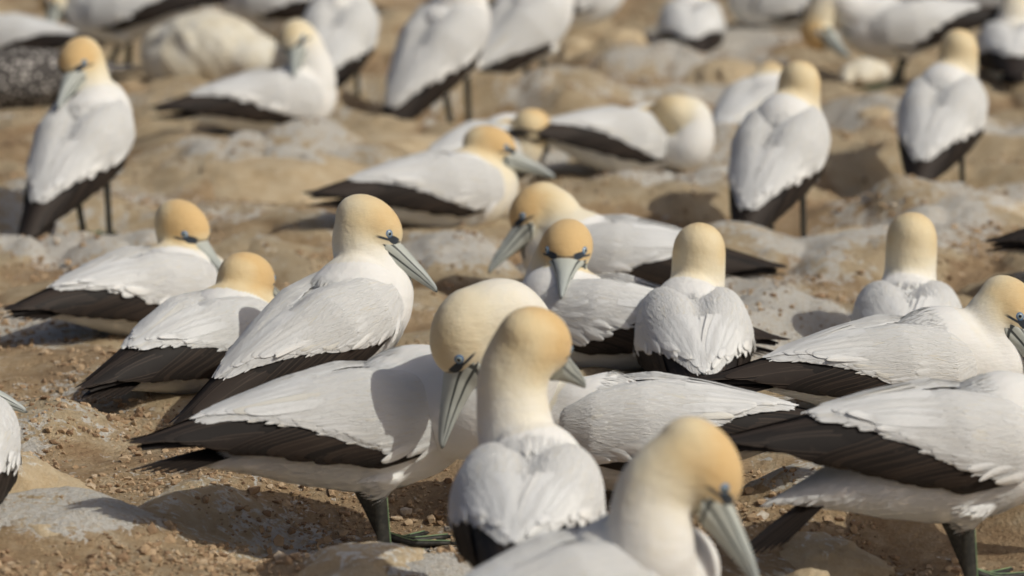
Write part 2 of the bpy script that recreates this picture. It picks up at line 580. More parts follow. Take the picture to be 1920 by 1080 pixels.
def make_wing(side, seed, ruffle=0.0, hump=1.0, dark=0.0):
    R = random.Random(seed * 2 + (side > 0))
    vb = lambda u: float(np.interp(u + dark * (0.35 + u), VBU, VBV))
    # white part
    mb = MB(); A = {"fr": [], "fe": []}
    ulim = 0.76 - dark
    us = np.linspace(0, ulim, 40)
    shell(mb, A, us, lambda u: (0.0, max(0.02, vb(u) - 0.03)), side, 0.0, hump)
    u = 0.0
    rows = 17
    for j in range(rows):
        fv = (j + 0.5) / rows
        u = 0.04 + R.random() * 0.03
        while u < ulim - 0.04:
            b = vb(u)
            v0 = fv * (b - 0.05)
            big = 0.6 + 0.55 * (fv) + 0.3 * u
            Ln = (0.085 + 0.075 * big * R.uniform(0.8, 1.15))
            w = 0.0085 + 0.0040 * big
            u1 = u + Ln
            vt = min(v0 + 0.05 + 0.05 * fv + R.uniform(-.03, .03), vb(min(u1, .8)) + 0.07) if u1 < ulim + 0.04 else max(0.02, vb(ulim) * fv + R.uniform(-.02, .05))
            u1 = min(u1, ulim + 0.08)
            lift = 0.0012 + R.random() * 0.0006
            if v0 < 0.30 and u < 0.55:
                u += 0.052 + R.random() * 0.02
                continue
            if ruffle and R.random() < ruffle:
                lift += R.uniform(0.0002, 0.0012); vt += R.uniform(-.08, .10)
            add_blade(mb, A, (u, v0), (u1, vt), w, side, 0.0001, lift, R.uniform(-.03, .03), hump, 6, R.random(), R.uniform(0, .9))
            u += 0.034 + R.random() * 0.016
    # a lower fringe that hides the straight end of the shell
    u = 0.10
    while u < ulim - 0.06:
        b = vb(u)
        u1 = u + 0.09 + R.random() * 0.07
        vt = vb(u1) + 0.02 + R.random() * 0.075
        lift = 0.002 + R.random() * 0.001
        if ruffle and R.random() < ruffle * 1.5:
            lift += R.uniform(0.002, 0.010); vt += R.uniform(0, .10)
        add_blade(mb, A, (u, b - 0.07), (u1, vt), R.uniform(.006, .0115), side, 0.001, lift, R.uniform(-.03, .03), hump, 6, R.random(), R.uniform(.2, 1.0))
        u += 0.011
    for j in range(7):   # long scapulars ending in the white point over the primaries
        v0 = 0.02 + 0.07 * j
        add_blade(mb, A, (ulim - 0.26, v0), (ulim + 0.09 - 0.022 * j + R.uniform(-.015, .015), v0 * 0.8 + R.uniform(0, .03)), 0.019, side, 0.0015, 0.005, 0, hump, 8, R.random())
    # small loose feathers all over, so the surface is soft rather than plated
    for j in range(2600):
        u0 = R.uniform(0.03, ulim); b = vb(u0); v0 = R.uniform(0.0, 1.0) * b
        Lf = R.uniform(.05, .10); up_ = R.random()
        add_blade(mb, A, (u0, v0), (u0 + Lf, v0 + R.uniform(-.02, .05)), R.uniform(.0022, .0050), side, 0.0009, 0.0012 + 0.0007 * up_ * up_, R.uniform(-.02, .02), hump, 2, R.random(), 1.0)
    me = mb.mesh("wing")
    attr(me, "fr", np.concatenate(A["fr"])); attr(me, "fe", np.concatenate(A["fe"]))
    me.materials.append(M_WF)
    # dark flight feathers
    mb = MB(); A = {"fr": [], "fe": []}
    us = np.linspace(0.16, 1.04, 40)
    shell(mb, A, us, lambda u: (max(0.0, vb(u) - 0.18), 0.93), side, -0.004, hump, 0.2)
    for i in range(17):
        u0 = 0.10 + 0.026 * i
        b = vb(u0)
        add_blade(mb, A, (u0, b - 0.10 + 0.002 * i), (u0 + 0.27, 0.985 + R.uniform(-.02, .03)), 0.0150, side, -0.0030, 0.0046, 0.02, hump, 8, R.uniform(0.2, 1.0))
    for i in range(10):
        v0 = 0.88 - 0.075 * i
        add_blade(mb, A, (0.44 + 0.016 * i, v0), (0.84 + 0.028 * i + R.uniform(-.01, .01), 0.92 - 0.075 * i), 0.0155, side, -0.010, 0.0008 + 0.0010 * i + R.uniform(0, .003), 0, hump, 9, R.uniform(0.1, 0.9), 0.6)
    mf = mb.mesh("flight_feathers")
    attr(mf, "fr", np.concatenate(A["fr"])); attr(mf, "fe", np.concatenate(A["fe"]))
    mf.materials.append(M_BF)
    return me, mf


WINGS = {}


def wings(variant):
    if variant not in WINGS:
        ruf, sd_, hp, dk = {'calm': (0.03, 3, 0.35, 0.0), 'calm_b': (0.06, 11, 0.45, 0.03), 'ruffled': (0.13, 23, 0.70, 0.04),
                            'ruffled_b': (0.18, 37, 0.85, 0.07), 'dark': (0.10, 51, 0.5, 0.09)}[variant]
        WINGS[variant] = (make_wing(1, sd_, ruf, hp, dk), make_wing(-1, sd_, ruf, hp, dk))
    return WINGS[variant]


def make_tail():
    mb = MB(); A = {"fr": [], "fe": []}
    R = random.Random(5)
    for i in range(11):
        f = (i - 5) / 5
        k = 8; s = np.linspace(0, 1, k)
        L = 0.205 - 0.07 * abs(f)
        ang = f * 0.20
        x = -0.235 - s * L * math.cos(ang); y = f * 0.014 + s * L * math.sin(ang)
        z = 0.004 + 0.004 * (1 - abs(f)) + 0.0016 * (5 - abs(i - 5)) - 0.03 * s ** 2 * 0.3
        w = 0.0125 * np.sqrt(np.clip(1 - np.clip((s - .5) / .5, 0, 1) ** 2.0, 0, 1)) + .0006
        C = np.stack([x, y, z], 1)
        off = np.array([0, 1, 0.0])
        mb.grid(np.stack([C - off * w[:, None] - [0, 0, .0012], C + [0, 0, .0012], C + off * w[:, None] - [0, 0, .0012]], 1))
        A["fr"].append(np.full(k * 3, R.random() * 0.8)); A["fe"].append(np.tile([0., 1., 0.], k))
    me = mb.mesh("tail")
    attr(me, "fr", np.concatenate(A["fr"])); attr(me, "fe", np.concatenate(A["fe"]))
    me.materials.append(M_BF)
    return me


TAIL = make_tail()


def make_bill():
    """in head space: x forward, y left, z up, origin at the head centre"""
    k = 26; n = 28
    s = np.linspace(0, 1, k)
    x = 0.034 + s * 0.140
    hz = np.interp(s, [0, .12, .3, .55, .8, .95, 1], [.0250, .0258, .0222, .0162, .0098, .0054, .0012])
    hy = np.interp(s, [0, .09, .25, .5, .8, .95, 1], [.0430, .0385, .0255, .0150, .0080, .0038, .0010])
    zc = np.interp(s, [0, .3, .7, .92, 1], [-.0150, -.0140, -.0155, -.0185, -.0215])
    a = np.arange(n) / n * 2 * math.pi
    cy = np.sign(np.cos(a)) * np.abs(np.cos(a)) ** 0.85
    cz = np.sign(np.sin(a)) * np.abs(np.sin(a)) ** 0.95
    P = np.zeros((k, n, 3)); B = np.zeros((k, n, 3))
    for i in range(k):
        slant = (1 - s[i]) ** 3 * 0.024 * (-cz)        # the border with the face slopes forward to the chin
        P[i, :, 0] = x[i] + np.where(slant > 0, slant, slant * 0.25)
        P[i, :, 1] = cy * hy[i]
        P[i, :, 2] = zc[i] + cz * hz[i]
        # a shallow step along the cutting edge
        edge = np.exp(-((cz + 0.02 + 0.22 * s[i]) / 0.10) ** 2)
        P[i, :, 1] *= 1 - 0.10 * edge
        B[i, :, 0] = s[i]; B[i, :, 1] = cz
    mb = MB(); mb.tube(P)
    me = mb.mesh("bill")
    bp = np.concatenate([B.reshape(-1, 3), [[0, 0, 0]], [[1, 0, 0]]])
    attr(me, "bp", bp, 'FLOAT_VECTOR')
    me.materials.append(M_BILL)
    return me


BILL = make_bill()


def make_eye():
    """disc bulging along +y, centred at origin"""
    mb = MB()
    n = 20; a = np.arange(n) / n * 2 * math.pi
    prof = [(0.0, 0.0102, -0.004), (0.0, 0.0100, 0.0006), (0, 0.0086, 0.0022), (0, 0.0068, 0.0026), (0, 0.0064, 0.0030), (0, 0.0048, 0.0040), (0, 0.0036, 0.0046)]
    rings = np.array([[(r * math.cos(t) * 1.05, h, r * math.sin(t) * 0.95) for t in a] for (_, r, h) in prof])
    mb.tube(rings[:, ::-1])
    me = mb.mesh("eye")
    me.materials.append(M_RING); me.materials.append(M_IRIS)
    for p in me.polygons:
        c = p.center
        p.material_index = 1 if math.hypot(c.x, c.z) < 0.0068 and c.y > 0 else 0
    mb = MB()
    mb.tube(np.array([[(r * math.cos(t), h, r * math.sin(t)) for t in a[::-1]] for (r, h) in ((.0036, .0040), (.0034, .0049), (.0022, .0056), (.0008, .0059))]))
    mp = mb.mesh("pupil"); mp.materials.append(M_PUPIL)
    return me, mp


EYE, PUPIL = make_eye()

TT = [-.345, -.325, -.28, -.22, -.15, -.05, .04, .11, .16, .195, .215, .224]
TA = [.003, .012, .032, .056, .082, .104, .108, .099, .078, .052, .028, .004]
TB = [.002, .007, .020, .040, .068, .098, .106, .101, .084, .058, .032, .004]
TZ = [.000, .000, -.004, -.006, -.008, -.012, -.014, -.010, -.004, .000, .002, .002]


def voxel_mesh(name, mb, vox, smooth_it):
    me0 = mb.mesh("tmp")
    o = bpy.data.objects.new("tmp", me0)
    COL.objects.link(o)
    r = o.modifiers.new("r", 'REMESH'); r.mode = 'VOXEL'; r.voxel_size = vox
    s = o.modifiers.new("s", 'SMOOTH'); s.factor = 0.5; s.iterations = smooth_it
    dg = bpy.context.evaluated_depsgraph_get()
    me = bpy.data.meshes.new_from_object(o.evaluated_get(dg))
    bpy.data.objects.remove(o); bpy.data.meshes.remove(me0)
    me.name = name
    me.polygons.foreach_set("use_smooth", np.ones(len(me.polygons), dtype=bool))
    return me


def co_of(me):
    c = np.zeros(len(me.vertices) * 3, dtype=np.float32)
    me.vertices.foreach_get("co", c)
    return c.reshape(-1, 3).astype(float)


BODY = 0.87
GROUP = "gannets nesting in the colony"
LOG = []
NESTS = []     # (x, y, z, r) ground raised under sitting birds
PADS = []      # ground under standing birds is trodden down at least this low
REST = []


def gannet(label, c, gy, yaw, pitch, head, tip, sgn, sit, mids=(), hd=None, variant='calm', gold=1.0, sc=1.0, wl=0.0, roll=0.0, fade=0.15, upz=None, hs=None, juv=False, vox=0.0065, headless_len=0.175, droop=0.0, tl=0.0, nest=True):
    D = depth_of(gy)
    s = FPX / D
    C = at(c[0], c[1], D)
    yw = math.radians(yaw); pt = math.radians(pitch)
    root = bpy.data.objects.new("juvenile_gannet" if juv else "gannet", None)
    COL.objects.link(root)
    root.empty_display_size = 0.1
    root.rotation_euler = (0, 0, yw)
    root.location = (C.x, C.y, 0)          # z is set when the ground is known
    tag(root, label, "bird", GROUP)
    jr = random.Random(label)
    roll += jr.uniform(-3, 3); wl += jr.uniform(-1.5, 1.5); djit = (jr.uniform(-2, 5), jr.uniform(-2, 5))
    Rz = Matrix.Rotation(-yw, 3, 'Z')
    loc = lambda W: np.array(Rz @ (Vector(W) - C))     # into the torso-centred, yawed frame
    Rp = np.array(Matrix.Rotation(-pt, 3, 'Y') @ Matrix.Rotation(math.radians(roll), 3, 'X'))
    bs = sc * BODY
    tb = lambda P: (np.asarray(P, float) * bs) @ Rp.T    # torso frame -> root frame
    # ---- torso
    mb = MB()
    t = np.linspace(TT[0], TT[-1], 44)
    t = np.concatenate([t, [TT[-1]]])
    a = np.interp(t, TT, TA); b = np.interp(t, TT, TB); z = np.interp(t, TT, TZ)
    an = np.arange(28) / 28 * 2 * math.pi
    rings = np.stack([np.repeat(t[:, None], 28, 1), a[:, None] * np.cos(an), z[:, None] + b[:, None] * np.sin(an)], -1)
    mb.tube(tb(rings.reshape(-1, 3)).reshape(rings.shape))
    if not sit:
        for sd_ in (1, -1):   # feathered thighs
            top = tb([-0.01, sd_ * 0.050, -0.075]); low = top + np.array([0.0, 0, -0.040 * sc])
            mb.tube(path_tube(np.linspace(top, low, 8), [.045 * sc, .043 * sc, .038 * sc, .032 * sc, .026 * sc, .02 * sc, .015 * sc, .01 * sc], 12))
    # ---- head and neck
    nb = tb([0.10, 0, 0.025])
    nbW = Vector(C) + Matrix.Rotation(yw, 3, 'Z') @ Vector(nb)
    fwdW = Vector((math.cos(yw), math.sin(yw), 0))
    if hd is None:
        hdep = (nbW + fwdW * 0.03 - CAM).dot(FW)
    else:
        hdep = D + hd
    Hw = at(head[0], head[1], hdep)
    sh = FPX / hdep
    vx = (tip[0] - head[0]) / sh; vy = -(tip[1] - head[1]) / sh
    L = headless_len * sc
    dd = math.sqrt(max(0.0, L * L - vx * vx - vy * vy)) * sgn
    fw = (RT * vx + UP * vy + FW * dd).normalized()
    H = loc(Hw); f = np.array(Rz @ fw)
    mid = []
    for m in mids:
        mid.append(loc(at(m[0], m[1], hdep + (m[2] if len(m) > 2 else 0.0))))
    if not mid:
        hor = np.array([f[0], f[1], 0.0])
        mid = [nb + (H - nb) * 0.55 + np.array([0, 0, 0.012]) - hor * 0.035 * sc]
    path = catmull([nb - tb([0.06, 0, 0.02]), nb] + mid + [H - f * 0.012 * sc], 16)
    up0 = path[-1] - path[-8]
    up = up0 - f * up0.dot(f)
    zz = np.array([0, 0, 1.0]); zz = zz - f * zz.dot(f)
    uw = 0.6 if upz is None else upz
    up = up / (np.linalg.norm(up) + 1e-6) * (1.35 - uw) + zz * uw
    up -= f * up.dot(f)
    up /= np.linalg.norm(up)
    lf = np.cross(up, f)
    HR = np.stack([f, lf, up], 1)
    k = len(path)
    ss = np.linspace(0, 1, k)
    rr = np.interp(ss, [0, .25, .45, .7, 1], [.088, .083, .064, .0530, .0520]) * sc
    mb.tube(path_tube(path, list(rr), 20))
    mb.tube(ellipsoid(H, np.array([.068, .0510, .0515]) * sc, HR, 24, 14))
    mb.tube(ellipsoid(H + HR @ (np.array([.026, 0, -.001]) * sc), np.array([.0410, .041, .0410]) * sc, HR, 20, 12))
    mb.tube(ellipsoid(H + HR @ (np.array([.040, 0, -.001]) * sc), np.array([.0280, .026, .0240]) * sc, HR, 20, 12))
    me = voxel_mesh("body", mb, vox * sc, 9)
    V = co_of(me)
    # plumage zones
    pl = path[14:]
    d2 = ((V[:, None, :] - pl[None, ::2, :]) ** 2).sum(-1)
    sn = d2.argmin(1) / (len(pl[::2]) - 1)
    hp = ((V - H) @ HR) / sc
    arc = np.linalg.norm(np.diff(pl[::2], axis=0), axis=1).sum()
    dh = (1 - sn) * arc / sc
    g = 0.37 * sstep(fade * 1.10, fade * 0.25, dh) * (sn > 0.08) + 0.42 * sstep(fade * 0.60, 0.0, dh)
    inhead = np.exp(-np.maximum(0, np.linalg.norm(hp / np.array([.085, .07, .07]), axis=1) - 0.75) * 3)
    g = g * (0.86 + 0.16 * inhead) + 0.16 * sstep(0.0, 0.06, hp[:, 2]) * inhead * (sn > .5)
    front = sstep(-0.050, 0.040, hp[:, 0]) * inhead
    g = g * (0.80 + 0.20 * front) + 0.10 * front * inhead
    side_ = sstep(.030, .050, np.abs(hp[:, 1])) * inhead
    g = g + 0.14 * side_ + 0.14 * sstep(0.015, 0.05, hp[:, 2]) * inhead
    throat = sstep(0.012, -0.04, hp[:, 2]) * sstep(-0.04, 0.03, hp[:, 0]) * inhead
    g = g * (1 - 0.55 * throat)
    if juv: g = g * 0
    near = (np.linalg.norm(hp, axis=1) < 0.11).astype(float)
    g = g * gold
    if gy > 300:
        nv = np.zeros(len(V) * 3, dtype=np.float32); me.vertices.foreach_get("normal", nv); nv = nv.reshape(-1, 3).astype(float)
        lp = np.zeros(len(me.loops), dtype=np.int32); me.loops.foreach_get("vertex_index", lp)
        if len(lp) == 4 * len(me.polygons):
            Q = lp.reshape(-1, 4)
            tang = np.gradient(pl, axis=0); tang /= np.linalg.norm(tang, axis=1)[:, None] + 1e-9
            tn = tang[np.clip((sn * (len(pl) - 1)).astype(int), 0, len(pl) - 1)]
            wn_ = sstep(0.05, 0.30, sn)[:, None]
            fl = -tn * wn_ + (Rp @ np.array([-1.0, 0, -.15]))[None] * (1 - wn_)
            headw = sstep(0.085, 0.05, np.linalg.norm(hp, axis=1))[:, None]
            fl = fl * (1 - headw) + (-f)[None] * headw
            fl -= nv * (fl * nv).sum(1)[:, None]; fl /= np.linalg.norm(fl, axis=1)[:, None] + 1e-6
            cnt = int(8000 if gy > 640 else 4000)
            q = Q[rng.integers(0, len(Q), cnt)]
            w4 = rng.dirichlet((1, 1, 1, 1), cnt)
            ip = lambda A_: (A_[q] * w4.reshape(w4.shape + (1,) * (A_.ndim - 1))).sum(1)
            P0, N0, F0, G0, H0, S0 = ip(V), ip(nv), ip(fl), ip(g), ip(hp), ip(sn)
            hd_ = np.linalg.norm(H0, axis=1)
            ok = (hd_ > 0.14) & (S0 < 0.02)
            P0, N0, F0, G0, H0, hd_ = [z_[ok] for z_ in (P0, N0, F0, G0, H0, hd_)]
            m_ = len(P0)
            hw = sstep(0.16, 0.06, hd_)
            Lb = (0.021 * (1 - hw) + 0.0085 * hw) * rng.uniform(.7, 1.3, m_) * sc
            Wb = (0.0026 * (1 - hw) + 0.0011 * hw) * rng.uniform(.7, 1.3, m_) * sc
            lf_ = 0.010 + 0.030 * rng.random(m_) ** 2 + 0.02 * (rng.random(m_) > .95)
            Sd = np.cross(N0, F0) + 0.0
            F0 = F0 + Sd * rng.uniform(-.25, .25, m_)[:, None]
            mid_ = P0 + F0 * (Lb * .5)[:, None] + N0 * (Lb * lf_ * .55 + .0002)[:, None]
            tip_ = P0 + F0 * Lb[:, None] + N0 * (Lb * lf_)[:, None]
            bv = np.stack([P0 - N0 * .0006, mid_ - Sd * Wb[:, None], tip_, mid_ + Sd * Wb[:, None]], 1).reshape(-1, 3)
            bq = (np.arange(m_ * 4).reshape(-1, 4)) + len(V)
            bpy.data.meshes.remove(me)
            me = np_mesh("body", np.concatenate([V, bv]), [Q, bq])
            g = np.concatenate([g, np.repeat(np.clip(G0 + rng.normal(0, .035, m_), 0, 1), 4)])
            hp = np.concatenate([hp, np.repeat(H0, 4, 0)])
            near = np.concatenate([near, np.zeros(m_ * 4)])
    g = np.clip(g, 0, 1.1)
    attr(me, "gold", g)
    attr(me, "hp", hp, 'FLOAT_VECTOR')
    attr(me, "near", near)
    # a little unevenness so that no two birds are the same smooth form
    body = link("body", me, M_JUV if juv else M_BODY, root)
    # ---- wings and tail
    wv = wings(variant)
    parts = [body]
    for (mw, mf), sd_ in zip(wv, (1, -1)):
        w = link("wing", mw, None, root)
        ff = link("flight_feathers", mf, None, w)
        Wm = Matrix.Rotation(-(pt + math.radians(wl)), 3, 'Y') @ Matrix.Rotation(math.radians(roll) - sd_ * math.radians(droop + djit[0 if sd_ > 0 else 1]), 3, 'X')
        w.rotation_euler = Wm.to_euler()
        piv = np.array([0.10, 0, 0.0])
        w.location = Vector(tb(piv)) - Wm @ Vector(piv * bs)
        w.scale = (bs, bs, bs)
        parts.append(w)
        if juv:
            for oo in (w, ff):
                oo.material_slots[0].link = 'OBJECT'; oo.material_slots[0].material = M_JUV
    tlo = link("tail", TAIL, None, root)
    Tm = Matrix.Rotation(-(pt + math.radians(tl)), 3, 'Y') @ Matrix.Rotation(math.radians(roll), 3, 'X')
    piv = np.array([-0.2, 0, 0.0])
    tlo.rotation_euler = Tm.to_euler(); tlo.location = Vector(tb(piv)) - Tm @ Vector(piv * bs); tlo.scale = (bs,) * 3
    parts.append(tlo)
    # ---- bill and eyes
    HM = Matrix([list(r) for r in HR])
    bl = link("bill", BILL, None, root)
    bl.rotation_euler = HM.to_euler(); bl.location = H; bl.scale = (sc,) * 3
    if juv:
        bl.material_slots[0].link = 'OBJECT'; bl.material_slots[0].material = M_JUVB
    parts.append(bl)
    bvh = BVHTree.FromPolygons([Vector(v) for v in V], [tuple(p.vertices) for p in me.polygons if max(p.vertices) < len(V)])
    for sd_ in (1, -1):
        o = Vector(H + HR @ (np.array([.0405, sd_ * .075, .0135]) * sc)); dr = Vector(-sd_ * lf)
        hit = bvh.ray_cast(o, dr)
        if hit[0] is None: continue
        nrm = hit[1]
        if nrm.dot(dr) > 0: nrm = -nrm
        y = nrm.normalized()
        x = Vector(f) - y * Vector(f).dot(y); x.normalize()
        zax = x.cross(y)
        Em = Matrix((x, y, zax)).transposed()
        e = link("eye", EYE, None, root)
        e.location = hit[0] - y * 0.0016 * sc; e.rotation_euler = Em.to_euler(); e.scale = (sc * .8,) * 3
        link("pupil", PUPIL, None, e)
        parts.append(e)
    REST.append((root, parts, C.copy(), sit, sc, tb, pt))
    if sit and nest:
        # the breast, belly and rump weigh on the nest
        low = float(V[:, 2].min())
        NESTS.append([C.x, C.y, C.z + low + 0.018, 0.20])
    if not sit and gy < 1200 and c[0] > -50:
        PADS.append([C.x, C.y, C.z - 0.200 * sc - 0.10 * math.sin(max(0, pt)) * sc, 0.20])
    LOG.append((label, round(C.z, 3), round(s), sit))
    return root

# ------------------------------------------------------------------ the birds (near to far)
G = gannet
# foreground
G("nearest gannet, slightly blurred, golden head bowed and bill pointing down to the bottom edge", (1100, 1128), 1330, 25, 12, (1312, 872), (1452, 1092), -1, False,
  mids=((1215, 1040), (1230, 925)), hd=-0.02, variant='calm', vox=0.0055, sc=1.05, fade=.17)
G("gannet at bottom centre, back turned, upright golden neck with head turned right", (990, 955), 1195, 86, 10, (1003, 640), (1113, 706), 1, False,
  mids=((975, 850), (960, 720)), hd=0.10, variant='ruffled', gold=1.12, vox=0.0055, fade=.20)
G("large side-on gannet cut by the right edge, white wing over wide black feathers", (1790, 850), 1050, 18, 10, (2070, 640), (2190, 720), 0, False,
  mids=((2010, 800), (2030, 700)), variant='dark', wl=-10, tl=22, vox=0.0055, sc=1.06)
G("standing gannet with brown wing edge and cream belly, pale head bowed, bill hanging straight down", (690, 795), 985, 26, 6, (872, 622), (802, 842), -1, False,
  mids=((915, 770, .12), (985, 670, .10), (950, 590, .03)), hd=-0.17, variant='calm', gold=0.62, wl=-2, vox=0.0055, sc=1.08, fade=.3)
G("gannet behind the upright golden neck at bottom centre, facing left, head hidden, tail right", (1190, 805), 955, 172, 0, (985, 745), (965, 850), 1, True,
  mids=((1060, 760),), hd=0.03, variant='calm_b', gold=0.6, nest=False)
G("gannet lying at the right edge, golden head bent right above folded white wings", (1690, 690), 825, 20, 2, (1893, 578), (1985, 712), -1, True,
  mids=((1868, 690),(1852, 620)), variant='calm_b', gold=0.9, fade=.12)
G("large white gannet left of centre, blue-ringed eye, long grey bill pointing right", (620, 610), 800, 42, 22, (692, 422), (829, 527), 0, False,
  mids=((690, 520), (676, 460)), variant='calm_b', gold=0.85, vox=0.0055, fade=.13)
G("sitting gannet, dark orange head turned away, bill half hidden by the large white neighbour", (395, 640), 740, 56, 8, (462, 522), (540, 556), 1, True,
  mids=((455, 590),), variant='dark', gold=1.25, fade=.16)
G("gannet right of centre sitting back turned, straight pale neck with orange crown, ruffled white wings", (1300, 632), 735, 92, 14, (1311, 468), (1318, 520), 1, True,
  mids=((1307, 545),), variant='ruffled', gold=1.0, fade=.11)
G("gannet bending its neck to face the camera, bill pointing down between two blue-rimmed eyes", (1120, 605), 705, 158, 6, (1064, 462), (1050, 542), -1, True,
  mids=((1022, 585, .02), (1036, 520, .07)), variant='ruffled_b', gold=1.1, upz=1.3, fade=.14)
G("gannet at right sitting back turned, tall golden neck, white wing humps over a black rump", (1702, 612), 665, 86, 8, (1709, 445), (1712, 480), 1, True,
  mids=((1706, 520),), variant='ruffled_b', gold=1.0, fade=.13)
G("gannet sitting at left, golden head facing right, black wing tips over a cream belly", (288, 546), 622, 44, 2, (342, 424), (420, 494), -0.45, True,
  mids=((350, 490),), variant='ruffled', gold=1.05, fade=.16)
G("gannet in the centre looking down left, raised golden head with grey bill in profile", (1140, 485), 565, 168, 4, (1005, 392), (902, 500), -1, True,
  mids=((1050, 460), (1045, 405)), variant='dark', gold=1.0, fade=.16)
# middle rows
G("gannet lying facing right, golden head and level grey bill reaching across a neighbour", (838, 358), 428, 30, 2, (918, 275), (1060, 322), -1, True,
  mids=((915, 335),), variant='calm_b', gold=1.05)
G("half hidden gannet behind the bird with the level bill, orange nape turned away", (925, 292), 338, 52, 4, (998, 240), (1035, 268), 1, True,
  mids=((975, 285),), hd=-0.03, variant='calm_b', gold=1.15)
G("gannet asleep on its nest, head tucked over its back, dark wing stripe slanting down", (1178, 264), 326, 34, -6, (1258, 214), (1190, 228), 1, True,
  mids=((1290, 275), (1298, 225)), hd=-0.03, variant='calm_b', gold=0.85)
G("tall standing gannet with back turned and orange nape, in front of a greyish neighbour", (1464, 283), 437, 68, 36, (1499, 155), (1512, 195), 1, False,
  mids=((1494, 220),), variant='ruffled', gold=1.05, fade=.13)
G("gannet sitting mostly hidden behind the tall standing bird with orange nape", (1425, 205), 246, 62, 12, (1444, 150), (1462, 172), 1, True,
  mids=((1440, 180),), variant='calm', gold=1.1)
G("gannet standing at upper right on thin dark legs, back turned, tail pointing left", (1768, 215), 343, 72, 30, (1797, 92), (1805, 125), 1, False,
  mids=((1793, 155),), variant='ruffled', gold=1.05, fade=.12)
G("gannet standing at upper left, golden head bent with blue-grey bill against its shoulder", (158, 268), 432, 68, 36, (150, 112), (112, 196), -1, False,
  mids=((172, 175),), variant='ruffled', gold=1.0)
G("gannet sitting on a streaked mud nest, pale head bent down, breast to the right", (515, 192), 258, 30, 4, (556, 72), (548, 140), -1, True,
  mids=((590, 150), (575, 95)), variant='ruffled', gold=0.6)
# top rows
G("upright gannet at top centre, black tail reaching down left, head above the frame", (832, 82), 222, 52, 46, (900, -80), (945, -45), 1, False, variant='ruffled', sc=1.10)
G("white gannet behind the upright one at top centre, its belly sloping down left", (985, 50), 165, 42, 36, (1050, -105), (1095, -75), 1, False, variant='calm', sc=1.08)
G("gannet seen from behind at top, black wing tips above the bird with pale bent head", (636, 62), 178, 78, 34, (650, -75), (660, -45), 1, False, variant='ruffled', sc=1.05)
G("gannet at the top edge, mostly black wing under white, above the fluffy cream chick", (515, 5), 112, 165, 4, (430, -90), (370, -70), 0, False, variant='dark')
G("sideways gannet at top left, golden head cut by the frame, bill hanging straight down", (225, 22), 142, 168, -6, (102, -8), (82, 84), -1, False,
  mids=((160, 25), (150, -40)), variant='calm_b', gold=1.0)
G("white gannet in the top left corner behind the speckled young bird", (0, 78), 158, 155, 0, (-90, -10), (-150, 20), 0, True, variant='calm')
G("grey-white gannet flank at the top edge above two pale boulders", (1075, -5), 85, 20, 10, (1130, -110), (1190, -90), 0, True, variant='calm', nest=False)
G("gannet sitting at the top, back turned, bluish white wings spread over a black rump", (1296, 52), 92, 88, 14, (1302, -28), (1306, 5), 1, True,
  mids=((1300, 8),), variant='ruffled_b', gold=1.0)
G("gannet cut by the top edge, left of the bird bowing over a chick", (1468, 8), 76, 170, 2, (1385, -70), (1330, -55), 0, True, variant='calm_b')
G("gannet standing over a small chick, golden head arched down at left, tail to the right", (1690, 48), 152, 184, -4, (1532, 62), (1578, 118), -1, False,
  mids=((1600, 20), (1560, -12)), variant='ruffled_b', gold=1.0, droop=10)
G("gannet at the top right edge, back turned, black rump cut by the frame", (1898, 95), 160, 84, 10, (1910, 0), (1915, 30), 1, True, variant='ruffled_b')
G("gannet in the top right corner, folded dark wing cut by the top edge", (1880, 5), 72, 160, 2, (1790, -60), (1740, -40), 0, True, variant='dark')
# frame edges
G("gannet beyond the left edge, only its grey bill tip in view above a mud mound", (-195, 815), 905, 18, 6, (-122, 690), (44, 746), 0, True, variant='calm')
G("gannet at the lower left edge, a strip of white wing over black feathers", (-92, 848), 985, 92, 16, (-95, 690), (-90, 730), 1, False, variant='ruffled_b')
G("gannet beyond the right edge, only dark wing tips in view pointing left", (2165, 430), 560, 12, 6, (2300, 300), (2400, 360), 0, True, variant='calm')
G("speckled dark grey young gannet at the left edge, upper left of the photo", (18, 150), 225, 200, 2, (-95, 95), (-165, 130), 0, True, variant='ruffled', juv=True)

for l in LOG: print("BIRD", l[1:], l[0][:60])

# ------------------------------------------------------------------ ground
# extra mounds of dried mud: (px, py, radius m, height m, guano)
MOUNDS = [(60, 830, .20, .07, .30), (120, 1000, .16, .05, .55), (690, 1040, .20, .05, .55), (1180, 130, .2, .05, .2),
          (520, 320, .30, .05, .45), (150, 470, .25, .03, .6), (1700, 410, .3, .05, .45), (1560, 480, .3, .04, .3), (1260, 350, .2, .03, .6),
          (1850, 380, .22, .04, .6), (830, 500, .22, .02, .6), (930, 190, .3, .05, .2), (1060, 200, .22, .05, .3), (640, 300, .2, .05, .1), (470, 430, .3, .03, .2),
          (1390, 130, .28, .06, .25), (1640, 240, .22, .06, .2), (1520, 940, .12, .05, .5), (1780, 1060, .16, .04, .3), (1540, 1075, .10, .04, .15), (1480, 560, .3, .02, .2),
          (300, 200, .3, .05, .15), (700, 210, .25, .05, .1), (1330, 260, .2, .05, .2), (1880, 260, .25, .04, .4), (850, 860, .15, .04, .4), (430, 960, .2, .02, .1), (1450, 640, .3, .02, .3)]
MW = []
for (px, py, r, h, g) in MOUNDS:
    p = ground_pt(px, py)
    MW.append((p.x, p.y, r, h, g))


